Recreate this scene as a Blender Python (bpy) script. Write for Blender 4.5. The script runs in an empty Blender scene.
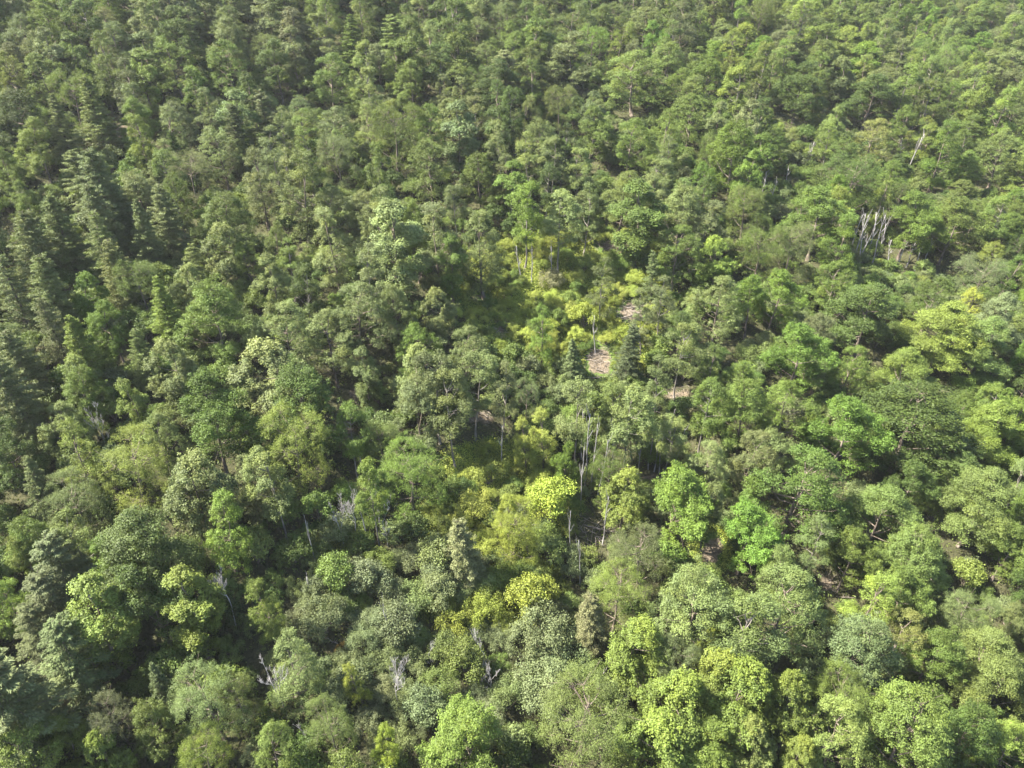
import bpy, math, random
import numpy as np
from mathutils import Vector

# ------------------------------------------------------------------ camera, sky, sun, exposure
SC = bpy.context.scene
COL = SC.collection
RAD = math.radians
CAM_Z = 95.0
PITCH = RAD(33.0)
LENS = 25.0
F = 1024 * LENS / 36.0
cam_d = bpy.data.cameras.new('camera')
cam_d.lens = LENS
cam_d.sensor_width = 36.0
cam_d.clip_start = 1.0
cam_d.clip_end = 6000.0
cam = bpy.data.objects.new('camera', cam_d)
COL.objects.link(cam)
cam.location = (0, 0, CAM_Z)
cam.rotation_euler = (math.pi / 2 - PITCH, 0, 0)
SC.camera = cam

SUN_EL = 51.0
SUN_AZ = -86.0            # degrees from the viewing direction (+Y), negative = towards -X
w = bpy.data.worlds.new('World')
SC.world = w
w.use_nodes = True
nt = w.node_tree
sky = nt.nodes.new('ShaderNodeTexSky')
sky.sky_type = 'NISHITA'
sky.sun_disc = False
sky.sun_elevation = RAD(SUN_EL)
sky.sun_rotation = RAD(SUN_AZ)
sky.air_density = 1.0
sky.dust_density = 1.5
bg = nt.nodes['Background']
bg.inputs["Strength"].default_value = 0.082
nt.links.new(sky.outputs[0], bg.inputs['Color'])
sun_d = bpy.data.lights.new('sun', 'SUN')
sun_d.energy = 5.0
sun_d.angle = RAD(0.5)
sun_d.color = (1.0, 0.94, 0.84)
sun = bpy.data.objects.new('sun', sun_d)
COL.objects.link(sun)
_az, _el = RAD(SUN_AZ), RAD(SUN_EL)
to_sun = Vector((math.sin(_az) * math.cos(_el), math.cos(_az) * math.cos(_el), math.sin(_el)))
sun.rotation_euler = to_sun.to_track_quat('Z', 'Y').to_euler()
sun.location = (0, 0, 300)
SC.view_settings.view_transform = 'Standard'
SC.view_settings.look = 'None'
SC.view_settings.gamma = 1.0
SC.view_settings.use_curve_mapping = False
SC.view_settings.exposure = 2.62
SC.cycles.max_bounces = 6
SC.cycles.diffuse_bounces = 3
SC.cycles.glossy_bounces = 1
SC.cycles.transmission_bounces = 3
SC.cycles.transparent_max_bounces = 2
SC.cycles.volume_bounces = 0

rng = np.random.default_rng(11)
R_ = random.Random(5)

# ------------------------------------------------------------------ terrain and pixel mapping
def smooth(e0, e1, x):
    t = np.clip((x - e0) / (e1 - e0), 0, 1)
    return t * t * (3 - 2 * t)

def terrain(x, y):
    x = np.asarray(x, float); y = np.asarray(y, float)
    z = 0.249 * y - 0.135 * x
    z = z - 0.30 * np.maximum(y - 560, 0)                      # the slope eases towards its crest
    z = z + 1.6 * np.sin(x * 0.047 + 0.6) * np.cos(y * 0.036 - 0.4) + 0.9 * np.sin(x * 0.11 + y * 0.083)
    z = z - 2.5 * np.exp(-((x - 8 - 0.04 * y) / 16.0) ** 2)        # shallow draw under the clearing
    return z

cp, sp = math.cos(PITCH), math.sin(PITCH)
def ray(px, py):
    u = (px - 512) / F; v = (py - 384) / F
    return np.array([u, cp - v * sp, -sp - v * cp])

def at(px, py, h=0.0):
    """the spot on the ground whose point h metres above it shows at pixel (px, py)"""
    d = ray(px, py)
    t0, t1 = 20.0, 1500.0
    g = lambda t: CAM_Z + d[2] * t - float(terrain(d[0] * t, d[1] * t)) - h
    for t in np.arange(20, 1500, 4.0):
        if g(t) < 0:
            t1 = t; t0 = t - 4; break
    for _ in range(24):
        m = 0.5 * (t0 + t1)
        if g(m) < 0: t1 = m
        else: t0 = m
    return d[0] * t1, d[1] * t1, t1          # x, y, depth along the view axis

def project(x, y, z):
    X = x; Y = y; Z = z - CAM_Z
    dep = Y * cp - Z * sp
    vv = -(Y * sp + Z * cp)
    return 512 + F * X / dep, 384 + F * vv / dep, dep

# ------------------------------------------------------------------ materials
def new_mat(name):
    m = bpy.data.materials.new(name)
    m.use_nodes = True
    n = m.node_tree
    for x in list(n.nodes): n.nodes.remove(x)
    out = n.nodes.new('ShaderNodeOutputMaterial')
    return m, n, out

def leaf_mat(name, trans=0.26, rough=0.6, spec=0.22):
    m, n, out = new_mat(name)
    N = n.nodes.new; L = n.links.new
    at_ = N('ShaderNodeAttribute'); at_.attribute_type = 'INSTANCER'; at_.attribute_name = 'tint'
    va = N('ShaderNodeAttribute'); va.attribute_type = 'GEOMETRY'; va.attribute_name = 'var'
    mr = N('ShaderNodeMapRange'); mr.inputs[3].default_value = 0.62; mr.inputs[4].default_value = 1.42
    L(va.outputs['Fac'], mr.inputs[0])
    mul = N('ShaderNodeVectorMath'); mul.operation = 'SCALE'
    L(at_.outputs['Vector'], mul.inputs[0]); L(mr.outputs[0], mul.inputs['Scale'])
    # some leaf clumps lean towards yellow
    vb = N('ShaderNodeAttribute'); vb.attribute_type = 'GEOMETRY'; vb.attribute_name = 'hue'
    yel = N('ShaderNodeVectorMath'); yel.operation = 'MULTIPLY'
    L(mul.outputs[0], yel.inputs[0]); yel.inputs[1].default_value = (1.12, 1.05, 0.82)
    mx = N('ShaderNodeMix'); mx.data_type = 'RGBA'
    L(vb.outputs['Fac'], mx.inputs[0]); L(mul.outputs[0], mx.inputs[6]); L(yel.outputs[0], mx.inputs[7])
    bs = N('ShaderNodeBsdfPrincipled')
    L(mx.outputs[2], bs.inputs['Base Color'])
    bs.inputs['Roughness'].default_value = rough
    bs.inputs['Specular IOR Level'].default_value = spec
    tr = N('ShaderNodeBsdfTranslucent')
    tc = N('ShaderNodeVectorMath'); tc.operation = 'MULTIPLY'
    L(mx.outputs[2], tc.inputs[0]); tc.inputs[1].default_value = (1.45, 1.35, 0.7)
    L(tc.outputs[0], tr.inputs['Color'])
    ms = N('ShaderNodeMixShader'); ms.inputs[0].default_value = trans
    L(bs.outputs[0], ms.inputs[1]); L(tr.outputs[0], ms.inputs[2])
    L(ms.outputs[0], out.inputs['Surface'])
    return m

def bark_mat(name, c1, c2, scale=3.0):
    m, n, out = new_mat(name)
    N = n.nodes.new; L = n.links.new
    tc = N('ShaderNodeTexCoord')
    mp = N('ShaderNodeMapping'); mp.inputs['Scale'].default_value = (1, 1, 0.25)
    L(tc.outputs['Object'], mp.inputs[0])
    no = N('ShaderNodeTexNoise'); no.inputs['Scale'].default_value = scale; no.inputs['Detail'].default_value = 4
    L(mp.outputs[0], no.inputs['Vector'])
    rp = N('ShaderNodeValToRGB')
    rp.color_ramp.elements[0].position = 0.35; rp.color_ramp.elements[0].color = (*c1, 1)
    rp.color_ramp.elements[1].position = 0.7; rp.color_ramp.elements[1].color = (*c2, 1)
    L(no.outputs[0], rp.inputs[0])
    bs = N('ShaderNodeBsdfPrincipled'); bs.inputs['Roughness'].default_value = 0.9
    bs.inputs['Specular IOR Level'].default_value = 0.15
    L(rp.outputs[0], bs.inputs['Base Color'])
    L(bs.outputs[0], out.inputs['Surface'])
    return m

M_LEAF = leaf_mat('broad_leaves')
M_NEEDLE = leaf_mat('needles', trans=0.2, rough=0.65, spec=0.2)
M_SHRUB = leaf_mat('shrub_leaves', trans=0.24, rough=0.6, spec=0.25)
M_BARK = bark_mat('bark', (0.055, 0.043, 0.033), (0.17, 0.14, 0.11))
M_PALE = bark_mat('pale_bark', (0.08, 0.07, 0.058), (0.19, 0.17, 0.145))
M_DEAD = bark_mat('dead_wood', (0.13, 0.122, 0.113), (0.28, 0.265, 0.25), 2.0)
M_TWIG = bark_mat('dead_twigs', (0.19, 0.175, 0.165), (0.40, 0.38, 0.36), 2.0)
M_LOG = bark_mat('cut_logs', (0.10, 0.082, 0.065), (0.27, 0.235, 0.195), 1.5)

def ground_mat():
    m, n, out = new_mat('forest_floor')
    N = n.nodes.new; L = n.links.new
    tc = N('ShaderNodeTexCoord')
    n1 = N('ShaderNodeTexNoise'); n1.inputs['Scale'].default_value = 0.35; n1.inputs['Detail'].default_value = 8; n1.inputs['Roughness'].default_value = 0.7
    n2 = N('ShaderNodeTexNoise'); n2.inputs['Scale'].default_value = 2.6; n2.inputs['Detail'].default_value = 6; n2.inputs['Roughness'].default_value = 0.75
    L(tc.outputs['Object'], n1.inputs['Vector']); L(tc.outputs['Object'], n2.inputs['Vector'])
    lit = N('ShaderNodeValToRGB')
    e = lit.color_ramp.elements
    e[0].position = 0.3; e[0].color = (0.026, 0.030, 0.014, 1)
    e[1].position = 0.75; e[1].color = (0.085, 0.080, 0.040, 1)
    L(n2.outputs[0], lit.inputs[0])
    grn = N('ShaderNodeValToRGB')
    e = grn.color_ramp.elements
    e[0].position = 0.3; e[0].color = (0.03, 0.055, 0.014, 1)
    e[1].position = 0.75; e[1].color = (0.12, 0.17, 0.035, 1)
    L(n2.outputs[0], grn.inputs[0])
    soil = N('ShaderNodeValToRGB')
    e = soil.color_ramp.elements
    e[0].position = 0.3; e[0].color = (0.07, 0.056, 0.038, 1)
    e[1].position = 0.75; e[1].color = (0.20, 0.16, 0.112, 1)
    L(n2.outputs[0], soil.inputs[0])
    def masked(attr, lo, hi):
        a = N('ShaderNodeAttribute'); a.attribute_type = 'GEOMETRY'; a.attribute_name = attr
        ad = N('ShaderNodeMath'); ad.operation = 'ADD'
        sb = N('ShaderNodeMath'); sb.operation = 'MULTIPLY_ADD'; sb.inputs[1].default_value = 2.2; sb.inputs[2].default_value = -1.1
        L(n1.outputs[0], sb.inputs[0]); L(a.outputs['Fac'], ad.inputs[0]); L(sb.outputs[0], ad.inputs[1])
        r = N('ShaderNodeMapRange'); r.inputs[1].default_value = lo; r.inputs[2].default_value = hi
        L(ad.outputs[0], r.inputs[0])
        return r.outputs[0]
    m1 = N('ShaderNodeMix'); m1.data_type = 'RGBA'
    L(masked('grassy', 0.3, 0.6), m1.inputs[0]); L(lit.outputs[0], m1.inputs[6]); L(grn.outputs[0], m1.inputs[7])
    m2 = N('ShaderNodeMix'); m2.data_type = 'RGBA'
    L(masked('soil', 0.35, 0.6), m2.inputs[0]); L(m1.outputs[2], m2.inputs[6]); L(soil.outputs[0], m2.inputs[7])
    bs = N('ShaderNodeBsdfPrincipled'); bs.inputs['Roughness'].default_value = 0.95
    bs.inputs['Specular IOR Level'].default_value = 0.1
    L(m2.outputs[2], bs.inputs['Base Color'])
    bp = N('ShaderNodeBump'); bp.inputs['Strength'].default_value = 0.8; bp.inputs['Distance'].default_value = 0.3
    L(n2.outputs[0], bp.inputs['Height']); L(bp.outputs[0], bs.inputs['Normal'])
    L(bs.outputs[0], out.inputs['Surface'])
    return m
M_GROUND = ground_mat()

# ------------------------------------------------------------------ mesh building
def unit(v):
    return v / np.maximum(np.linalg.norm(v, axis=-1, keepdims=True), 1e-9)

class Leaves:
    """collects leaf faces (four-cornered, pointed) with a shade and a hue value each"""
    def __init__(self): self.c, self.n, self.s, self.a, self.v, self.h, self.t = [], [], [], [], [], [], []
    def add(self, c, n, size, aspect, var, hue, tangent=None):
        k = len(c)
        self.c.append(c); self.n.append(unit(n))
        self.s.append(np.broadcast_to(size, (k,))); self.a.append(np.broadcast_to(aspect, (k,)))
        self.v.append(np.broadcast_to(var, (k,))); self.h.append(np.broadcast_to(hue, (k,)))
        self.t.append(rng.normal(size=(k, 3)) if tangent is None else tangent)
    def arrays(self):
        c = np.concatenate(self.c); n = np.concatenate(self.n); t = np.concatenate(self.t)
        s = np.concatenate(self.s)[:, None]; a = np.concatenate(self.a)[:, None]
        b = unit(np.cross(n, t)); t = unit(np.cross(b, n))
        q = np.stack([c - t * s * .5, c + b * s * a * .5 - t * s * .06, c + t * s * .5, c - b * s * a * .5 - t * s * .06], axis=1)
        q[:, 2] -= n * s * 0.12
        return q.reshape(-1, 3), np.concatenate(self.v), np.concatenate(self.h)

class Tubes:
    def __init__(self): self.v, self.f, self.k = [], [], 0
    def add(self, pts, rad, sides=6):
        pts = np.asarray(pts, float); rad = np.asarray(rad, float)
        d = np.gradient(pts, axis=0); d = unit(d)
        ref = np.array([1, 0, 0.01]) if abs(d[0][0]) < 0.8 else np.array([0, 1, 0.01])
        u = unit(np.cross(d, ref)); v = np.cross(d, u)
        ang = np.arange(sides) * 2 * math.pi / sides
        ring = pts[:, None] + rad[:, None, None] * (np.cos(ang)[None, :, None] * u[:, None] + np.sin(ang)[None, :, None] * v[:, None])
        self.v.append(ring.reshape(-1, 3))
        m = len(pts); i = np.arange(sides); j = (i + 1) % sides
        for r in range(m - 1):
            o = self.k + r * sides
            self.f.append(np.stack([o + i, o + j, o + sides + j, o + sides + i], axis=1))
        self.k += m * sides
        # close the tip and the butt with a point each
        for base, p in ((self.k - sides, pts[-1] + d[-1] * rad[-1] * .6), (self.k - m * sides, pts[0])):
            self.v.append(p[None]); c = self.k; self.k += 1
            self.f.append(np.stack([base + i, base + j, np.full(sides, c), np.full(sides, c)], axis=1))
    def arrays(self):
        return np.concatenate(self.v), np.concatenate(self.f)

def make_mesh(name, verts, faces, mats, midx=None, var=None, hue=None):
    faces = np.asarray(faces, np.int32)
    me = bpy.data.meshes.new(name)
    tri = faces[:, 2] == faces[:, 3]
    tot = np.where(tri, 3, 4).astype(np.int32)
    keep = np.ones(faces.shape, bool); keep[tri, 3] = False
    loops = faces[keep]
    start = np.concatenate([[0], np.cumsum(tot)[:-1]]).astype(np.int32)
    me.vertices.add(len(verts)); me.vertices.foreach_set('co', np.asarray(verts, np.float32).ravel())
    me.loops.add(len(loops)); me.loops.foreach_set('vertex_index', loops.astype(np.int32))
    me.polygons.add(len(faces)); me.polygons.foreach_set('loop_start', start)
    try: me.polygons.foreach_set('loop_total', tot)
    except Exception: pass
    for m in mats: me.materials.append(m)
    if midx is not None: me.polygons.foreach_set('material_index', np.asarray(midx, np.int32))
    for nm, val in (('var', var), ('hue', hue)):
        if val is not None:
            a = me.attributes.new(nm, 'FLOAT', 'FACE'); a.data.foreach_set('value', np.asarray(val, np.float32))
    me.update(calc_edges=True)
    me.validate()
    return me

def leaves_mesh(name, lv, mat):
    q, v, h = lv.arrays()
    f = np.arange(len(q)).reshape(-1, 4)
    return make_mesh(name, q, f, [mat], None, v, h)

def tubes_mesh(name, tb, mat):
    v, f = tb.arrays()
    me = make_mesh(name, v, f, [mat])
    me.polygons.foreach_set('use_smooth', np.ones(len(me.polygons), bool))
    return me

def joined(name, lv, tb, lmat, bmat):
    q, v, h = lv.arrays()
    q = q.reshape(-1, 4, 3); keep = rng.random(len(q)) < .5              # coarser leaves for far trees
    q = q[keep]; v = v[keep]; h = h[keep]; c = q.mean(axis=1, keepdims=True); q = (c + (q - c) * 1.4).reshape(-1, 3)
    f = np.arange(len(q)).reshape(-1, 4)
    tv, tf = tb.arrays()
    return make_mesh(name, np.concatenate([q, tv]), np.concatenate([f, tf + len(q)]), [lmat, bmat],
                     np.concatenate([np.zeros(len(f)), np.ones(len(tf))]),
                     np.concatenate([v, np.full(len(tf), .5)]), np.concatenate([h, np.zeros(len(tf))]))

# ------------------------------------------------------------------ growing trees
def dome(lv, c, r, fz, n, leaf, asp, var, hue, low=-0.35, spread=0.7, up=0.35):
    fz = fz * 1.28
    u = unit(rng.normal(size=(int(n * 1.7), 3)))
    u = u[u[:, 2] > low + 0.25 * rng.random(len(u))][:n]
    k = len(u)
    p = c + u * (r * (0.45 + 0.85 * rng.random(k) ** 1.2))[:, None] * np.array([1, 1, fz])
    nrm = u * 0.85 + rng.normal(size=(k, 3)) * spread * 0.6 + np.array([0, 0, up * .7])
    lv.add(p, nrm, leaf * (0.65 + 0.7 * rng.random(k)), asp, np.clip(var + rng.normal(size=k) * 0.13, 0, 1), np.clip(hue + rng.normal(size=k) * .12, 0, 1))

def profile(t, wide):
    t = np.asarray(t, float)
    return np.where(t >= wide, np.maximum(1 - ((t - wide) / (1.03 - wide)) ** 2, 0) ** .72, np.sqrt(np.maximum(1 - ((wide - t) / (wide + 0.18)) ** 2, 0)))

def broadleaf(H=16.0, R=4.0, z0=5.0, wide=0.42, lobes=12, lobe_r=(0.34, 0.46), clumps=13, rc=(0.55, 0.95), fz=0.75, leaves=80, leaf=0.30,
              asp=0.62, skip=0.1, spread=0.7, lean=0.0, bare=0.0, girth=0.0125, tip=0.35):
    lv, tb = Leaves(), Tubes()
    ch = H - z0
    cx, cy = rng.normal(size=2) * R * 0.06 + lean
    # trunk
    k = 7
    zz = np.linspace(0, z0 + ch * 0.72, k)
    wob = np.cumsum(rng.normal(size=(k, 2)) * 0.10, axis=0); wob[0] = 0
    tp = np.column_stack([wob[:, 0] + cx * zz / H, wob[:, 1] + cy * zz / H, zz])
    r0 = girth * H
    tr = r0 * (1 - 0.8 * zz / zz[-1]); tr[0] *= 1.35
    tb.add(tp, tr, 8)
    LB = []
    ga = 2.39996; ph0 = rng.random() * 6.28
    fr = profile
    for i in range(lobes):
        if rng.random() < skip: continue
        t = 1 - ((i + 0.35) / lobes) ** 0.85 * (0.97 - 0.03 * rng.random())
        t = float(np.clip(t + rng.normal() * 0.10, 0.02, 0.97))
        ph = ph0 + i * ga + rng.normal() * 0.6
        rr = R * float(fr(t, wide))
        lr = R * rng.uniform(lobe_r[0] * .78, lobe_r[1] * 1.04) * (0.75 + 0.35 * float(fr(t, wide)))
        rho = max(rr - lr * 0.85, 0) * rng.uniform(0.6, 1.38)
        lc = np.array([cx + rho * math.cos(ph), cy + rho * math.sin(ph), z0 + t * ch - lr * 0.45])
        # limb to the lobe
        at_t = max(0.25, min(0.95, (lc[2] - 0.45 * rho - 0.6) / zz[-1]))
        q = at_t * (k - 1); a = int(min(q, k - 2)); s0 = tp[a] * (1 - q + a) + tp[a + 1] * (q - a)
        mid = 0.5 * (s0 + lc) + np.array([0, 0, -0.12 * rho]) + rng.normal(size=3) * 0.15
        lr0 = 0.32 * r0 + 0.02
        tb.add(np.array([s0, mid, lc]), [lr0, lr0 * .65, lr0 * .3], 5)
        LB.append((lc, lr, lr0, ph, rho))
    LC = np.array([l[0] for l in LB]); LR = np.array([l[1] for l in LB])
    for i, (lc, lr, lr0, ph, rho) in enumerate(LB):
        lobe_var = rng.uniform(0.3, 0.7); lobe_hue = max(0, rng.normal() * 0.45 + 0.05)
        out = np.array([math.cos(ph), math.sin(ph), 0.0]) * (rho / max(R, .1)) + np.array([0, 0, 0.35])
        for j in range(clumps):
            d = unit(rng.normal(size=3) + out * 0.9)
            if d[2] < -0.6: d[2] *= -0.5
            cr = rng.uniform(*rc) * rng.choice([.65, .85, 1.0, 1.0, 1.35])
            far = rng.uniform(0.72, 1.08)
            if rng.random() < .24: far = rng.uniform(1.08, 1.5); cr *= .55                # loose outer sprays
            cc = lc + d * (lr * far - cr * .35) * np.array([1, 1, 1.05])
            inn = np.linalg.norm(cc - LC, axis=1) / LR; inn[i] = 9
            if inn.min() < 0.72 or rng.random() < bare: continue
            if rng.random() < 0.22:
                tb.add(np.array([lc, 0.5 * (lc + cc) + rng.normal(size=3) * .08, cc]), [lr0 * .3, lr0 * .22, .012], 4)
            dome(lv, cc, cr, fz, int(leaves * (cr / 0.5) ** 2), leaf, asp, np.clip(lobe_var + rng.normal() * 0.13, 0.05, 0.95), np.clip(lobe_hue + rng.normal() * .1, 0, 1), spread=spread, up=tip)
    # sprays that bridge the lobes
    for _ in range(int(lobes * clumps * .22)):
        t = rng.random() ** .8; ph = rng.random() * 6.283
        rr = R * float(fr(t, wide)) * rng.uniform(.72, 1.03)
        cc = np.array([cx + rr * math.cos(ph), cy + rr * math.sin(ph), z0 + t * ch - .3 + rng.normal() * .2])
        inn = np.linalg.norm(cc - LC, axis=1) / LR
        if inn.min() < 0.7 or inn.min() > 1.35 or rng.random() < skip * 2 + bare * 2: continue
        i = int(inn.argmin()); cr = rng.uniform(*rc)
        dome(lv, cc, cr, fz, int(leaves * (cr / 0.5) ** 2), leaf, asp, rng.uniform(.25, .75), max(0, rng.normal() * .3), spread=spread, up=tip)
    return lv, tb

def conifer(H=17.0, R=2.6, z0=2.0, whorl=0.55, per=6, droop=0.15, gap=0.0, needle=0.42, flat=0.35, tipw=1.0, power=0.85):
    lv, tb = Leaves(), Tubes()
    zz = np.linspace(0, H * 0.985, 8); wob = np.cumsum(rng.normal(size=(8, 2)) * 0.05, axis=0)
    tp = np.column_stack([wob, zz]); tb.add(tp, 0.016 * H * (1.02 - zz / H) + 0.015, 7)
    z = z0; i = 0
    while z < H - 0.3:
        t = (z - z0) / (H - z0)
        L0 = R * (1 - t) ** power * (0.55 + 0.45 * min(1, t * 6 + 0.3))
        for b in range(per):
            if rng.random() < gap: continue
            ph = i * 0.8 + b * 6.283 / per + rng.normal() * 0.25
            ln = L0 * rng.triangular(0.4, 0.95, 1.3) + 0.15
            zc = min(z + rng.normal() * whorl * .6, H - .2)
            x0, y0 = np.interp(zc, zz, tp[:, 0]), np.interp(zc, zz, tp[:, 1])
            d = np.array([math.cos(ph), math.sin(ph), 0])
            up = rng.uniform(-droop, droop * 0.6) + 0.25 * t
            s = np.linspace(0, 1, 5)[:, None]
            pts = np.array([x0, y0, zc]) + d * ln * s + np.array([0, 0, 1]) * (up * ln * s - 0.18 * ln * s * s + 0.10 * ln * s ** 3)
            tb.add(pts[[0, 2, 4]], [0.035, 0.022, 0.008], 4)
            m = int(26 + 78 * ln)
            q = rng.random(m) ** 0.65
            base = np.stack([np.interp(q, s[:, 0], pts[:, a]) for a in range(3)], axis=1)
            side = np.array([-d[1], d[0], 0])
            wv = (rng.random(m) - .5) * 2
            wid = 0.34 * ln * (1 - q * .75) + 0.08
            p = base + side * (wv * wid)[:, None] + np.array([0, 0, 1]) * (rng.normal(size=m) * 0.07)[:, None]
            tg = d * 0.8 + side * (wv * 0.9)[:, None] + np.array([0, 0, 1]) * (rng.normal(size=m)[:, None] * .3 + 0.1)
            nr = np.array([0, 0, 1.0]) + rng.normal(size=(m, 3)) * flat
            bv = np.clip(0.5 + rng.normal() * .16, 0, 1)
            lv.add(p, nr, needle * (0.6 + 0.7 * rng.random(m)), 0.27 * tipw, np.clip(bv + rng.normal(size=m) * .13, 0, 1), np.clip(rng.normal(size=m) * .15 + 0.15 * q, 0, 1), tg)
        z += whorl * rng.uniform(0.7, 1.3); i += 1
    return lv, tb

def branching(tb, p, d, ln, r, level, kids=(3, 5), wig=0.16, up=0.15, ang=0.75, sides=6, shrink=0.62, low=0.3):
    n = 5 if level else 7
    pts = [p]; dd = d.copy()
    for _ in range(n - 1):
        dd = unit(dd + rng.normal(size=3) * wig + np.array([0, 0, up * 0.3]))
        pts.append(pts[-1] + dd * ln / (n - 1))
    pts = np.array(pts)
    tb.add(pts, np.linspace(r, r * 0.3, n), max(4, sides))
    if level <= 0: return
    for _ in range(rng.integers(kids[0], kids[1] + 1)):
        q = rng.uniform(low, 1.0) * (n - 1); a = int(min(q, n - 2)); s0 = pts[a] * (1 - q + a) + pts[a + 1] * (q - a)
        side = unit(np.cross(dd, rng.normal(size=3)))
        nd = unit(dd * math.cos(ang) + side * math.sin(ang) * rng.uniform(0.6, 1.2) + np.array([0, 0, up]))
        branching(tb, s0, nd, ln * shrink * rng.uniform(0.6, 1.1), max(r * 0.48 * (1.1 - 0.5 * q / n), 0.012), level - 1, kids, wig * 1.15, up, ang, sides - 1, shrink)

def shrub(H=3.2, R=2.3, lobes=9, clumps=9, leaves=110, leaf=0.135, asp=0.5):
    lv, tb = Leaves(), Tubes()
    for i in range(lobes):
        ph = i * 2.4 + rng.normal() * .3; rho = R * 0.72 * math.sqrt((i + .2) / lobes)
        lr = R * rng.uniform(0.32, 0.5)
        lc = np.array([rho * math.cos(ph), rho * math.sin(ph), H * (0.72 - 0.42 * (rho / R) ** 2) * rng.uniform(.82, 1.12)])
        mid = lc * np.array([.45, .45, .5]) + rng.normal(size=3) * .1
        tb.add(np.array([[rng.normal() * .1, rng.normal() * .1, 0], mid, lc]), [.06, .04, .015], 5)
        lvv = rng.uniform(.35, .65); lh = max(0, rng.normal() * .2)
        for j in range(clumps):
            d = unit(rng.normal(size=3) + np.array([math.cos(ph) * rho / R, math.sin(ph) * rho / R, .55]))
            cc = lc + d * lr * rng.uniform(.55, 1.0)
            if cc[2] < 0.25: cc[2] = 0.3
            dome(lv, cc, rng.uniform(.32, .6), .8, leaves, leaf, asp, np.clip(lvv + rng.normal() * .15, 0, 1), np.clip(lh + rng.normal() * .08, 0, 1), spread=.8)
    return lv, tb

def dead(H, spread_lv, kids, r=None, lean=0.03, ang=0.6, up=0.3, shrink=0.42, wig=0.045, low=0.3):
    tb = Tubes()
    d = unit(np.array([rng.normal() * lean, rng.normal() * lean, 1.0]))
    branching(tb, np.zeros(3), d, H, r or 0.016 * H + 0.03, spread_lv, kids, wig, up, ang, 7, shrink, low)
    return tb

# kinds: P[key] = list of dicts(crown mesh, trunk mesh, joined mesh, H, W, hc, form words)
P = {}
def proto(key, lt, H, W, hc, lmat, bmat, form):
    lv, tb = lt
    i = len(P.setdefault(key, []))
    q = lv.arrays()[0]
    W = 2 * float(np.percentile(np.hypot(q[:, 0], q[:, 1]), 96)); H = float(np.percentile(q[:, 2], 99.7))
    d = dict(H=H, W=W, hc=hc, form=form)
    d['crown'] = leaves_mesh(f'{key}_crown', lv, lmat)
    d['trunk'] = tubes_mesh(f'{key}_trunk', tb, bmat)
    d['both'] = joined(f'{key}_whole', lv, tb, lmat, bmat)
    P[key].append(d)

# R: broad round crowns
proto('R', broadleaf(z0=2.6, lobes=18, lobe_r=(.38, .5), clumps=34, rc=(.34, .62), fz=.9, leaves=100, leaf=0.162), 16, 8.6, .64, M_LEAF, M_BARK, 'round-headed')
proto('R', broadleaf(z0=2.6, lobes=26, lobe_r=(.28, .4), clumps=24, rc=(.32, .55), fz=.95, leaves=100, leaf=0.150), 16, 8.6, .64, M_LEAF, M_BARK, 'lumpy-crowned')
proto('R', broadleaf(z0=2.8, wide=.5, lobes=16, lobe_r=(.42, .56), clumps=40, rc=(.36, .66), fz=1.0, leaves=90, leaf=0.212, asp=.72, tip=.5), 16, 8.8, .64, M_LEAF, M_BARK, 'coarse-leaved')
proto('R', broadleaf(z0=2.4, lobes=18, lobe_r=(.38, .5), clumps=48, rc=(.28, .48), fz=1.1, leaves=124, leaf=0.112, asp=.45, spread=1.1), 16, 8.4, .64, M_LEAF, M_BARK, 'fine-leaved')
proto('R', broadleaf(z0=2.4, wide=.34, lobes=22, lobe_r=(.34, .46), clumps=24, rc=(.45, .8), fz=.7, leaves=96, leaf=0.156), 16, 8.8, .64, M_LEAF, M_BARK, 'layered')
proto('R', broadleaf(z0=2.8, wide=.36, lobes=22, lobe_r=(.28, .54), clumps=28, rc=(.32, .65), fz=.9, leaves=100, leaf=0.162, skip=.06, lean=.3), 16, 8.8, .64, M_LEAF, M_BARK, 'uneven-crowned')
for q_, nm in ((.30, 'lopsided'), (.44, 'domed'), (.38, 'ragged-topped'), (.5, 'full-crowned')):
    proto('R', broadleaf(H=R_.uniform(14, 18), z0=2.5, wide=q_, lobes=R_.randrange(16, 28), lobe_r=(R_.uniform(.24, .34), R_.uniform(.44, .56)), clumps=R_.randrange(24, 34), rc=(.28, R_.uniform(.5, .66)), fz=R_.uniform(.7, 1.1), leaves=96, leaf=R_.uniform(.135, .18), skip=.1, lean=R_.uniform(0, .5), spread=R_.uniform(.7, 1.1)), 16, 8.8, .64, M_LEAF, M_BARK, nm)
# T: upright oval crowns
proto('T', broadleaf(H=18, R=2.9, z0=2.2, wide=.4, lobes=22, lobe_r=(.42, .56), clumps=24, rc=(.32, .58), fz=1.0, leaves=100, leaf=0.162), 18, 6.2, .62, M_LEAF, M_BARK, 'upright')
proto('T', broadleaf(H=18, R=2.9, z0=1.8, wide=.28, lobes=26, lobe_r=(.38, .5), clumps=22, rc=(.3, .52), fz=1.0, leaves=105, leaf=0.138), 18, 6.2, .58, M_LEAF, M_BARK, 'cone-crowned')
proto('T', broadleaf(H=18, R=2.7, z0=2.5, wide=.5, lobes=20, lobe_r=(.45, .6), clumps=26, rc=(.32, .6), fz=1.05, leaves=96, leaf=0.187, asp=.7, tip=.5), 18, 6.0, .64, M_LEAF, M_BARK, 'egg-shaped')
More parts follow.
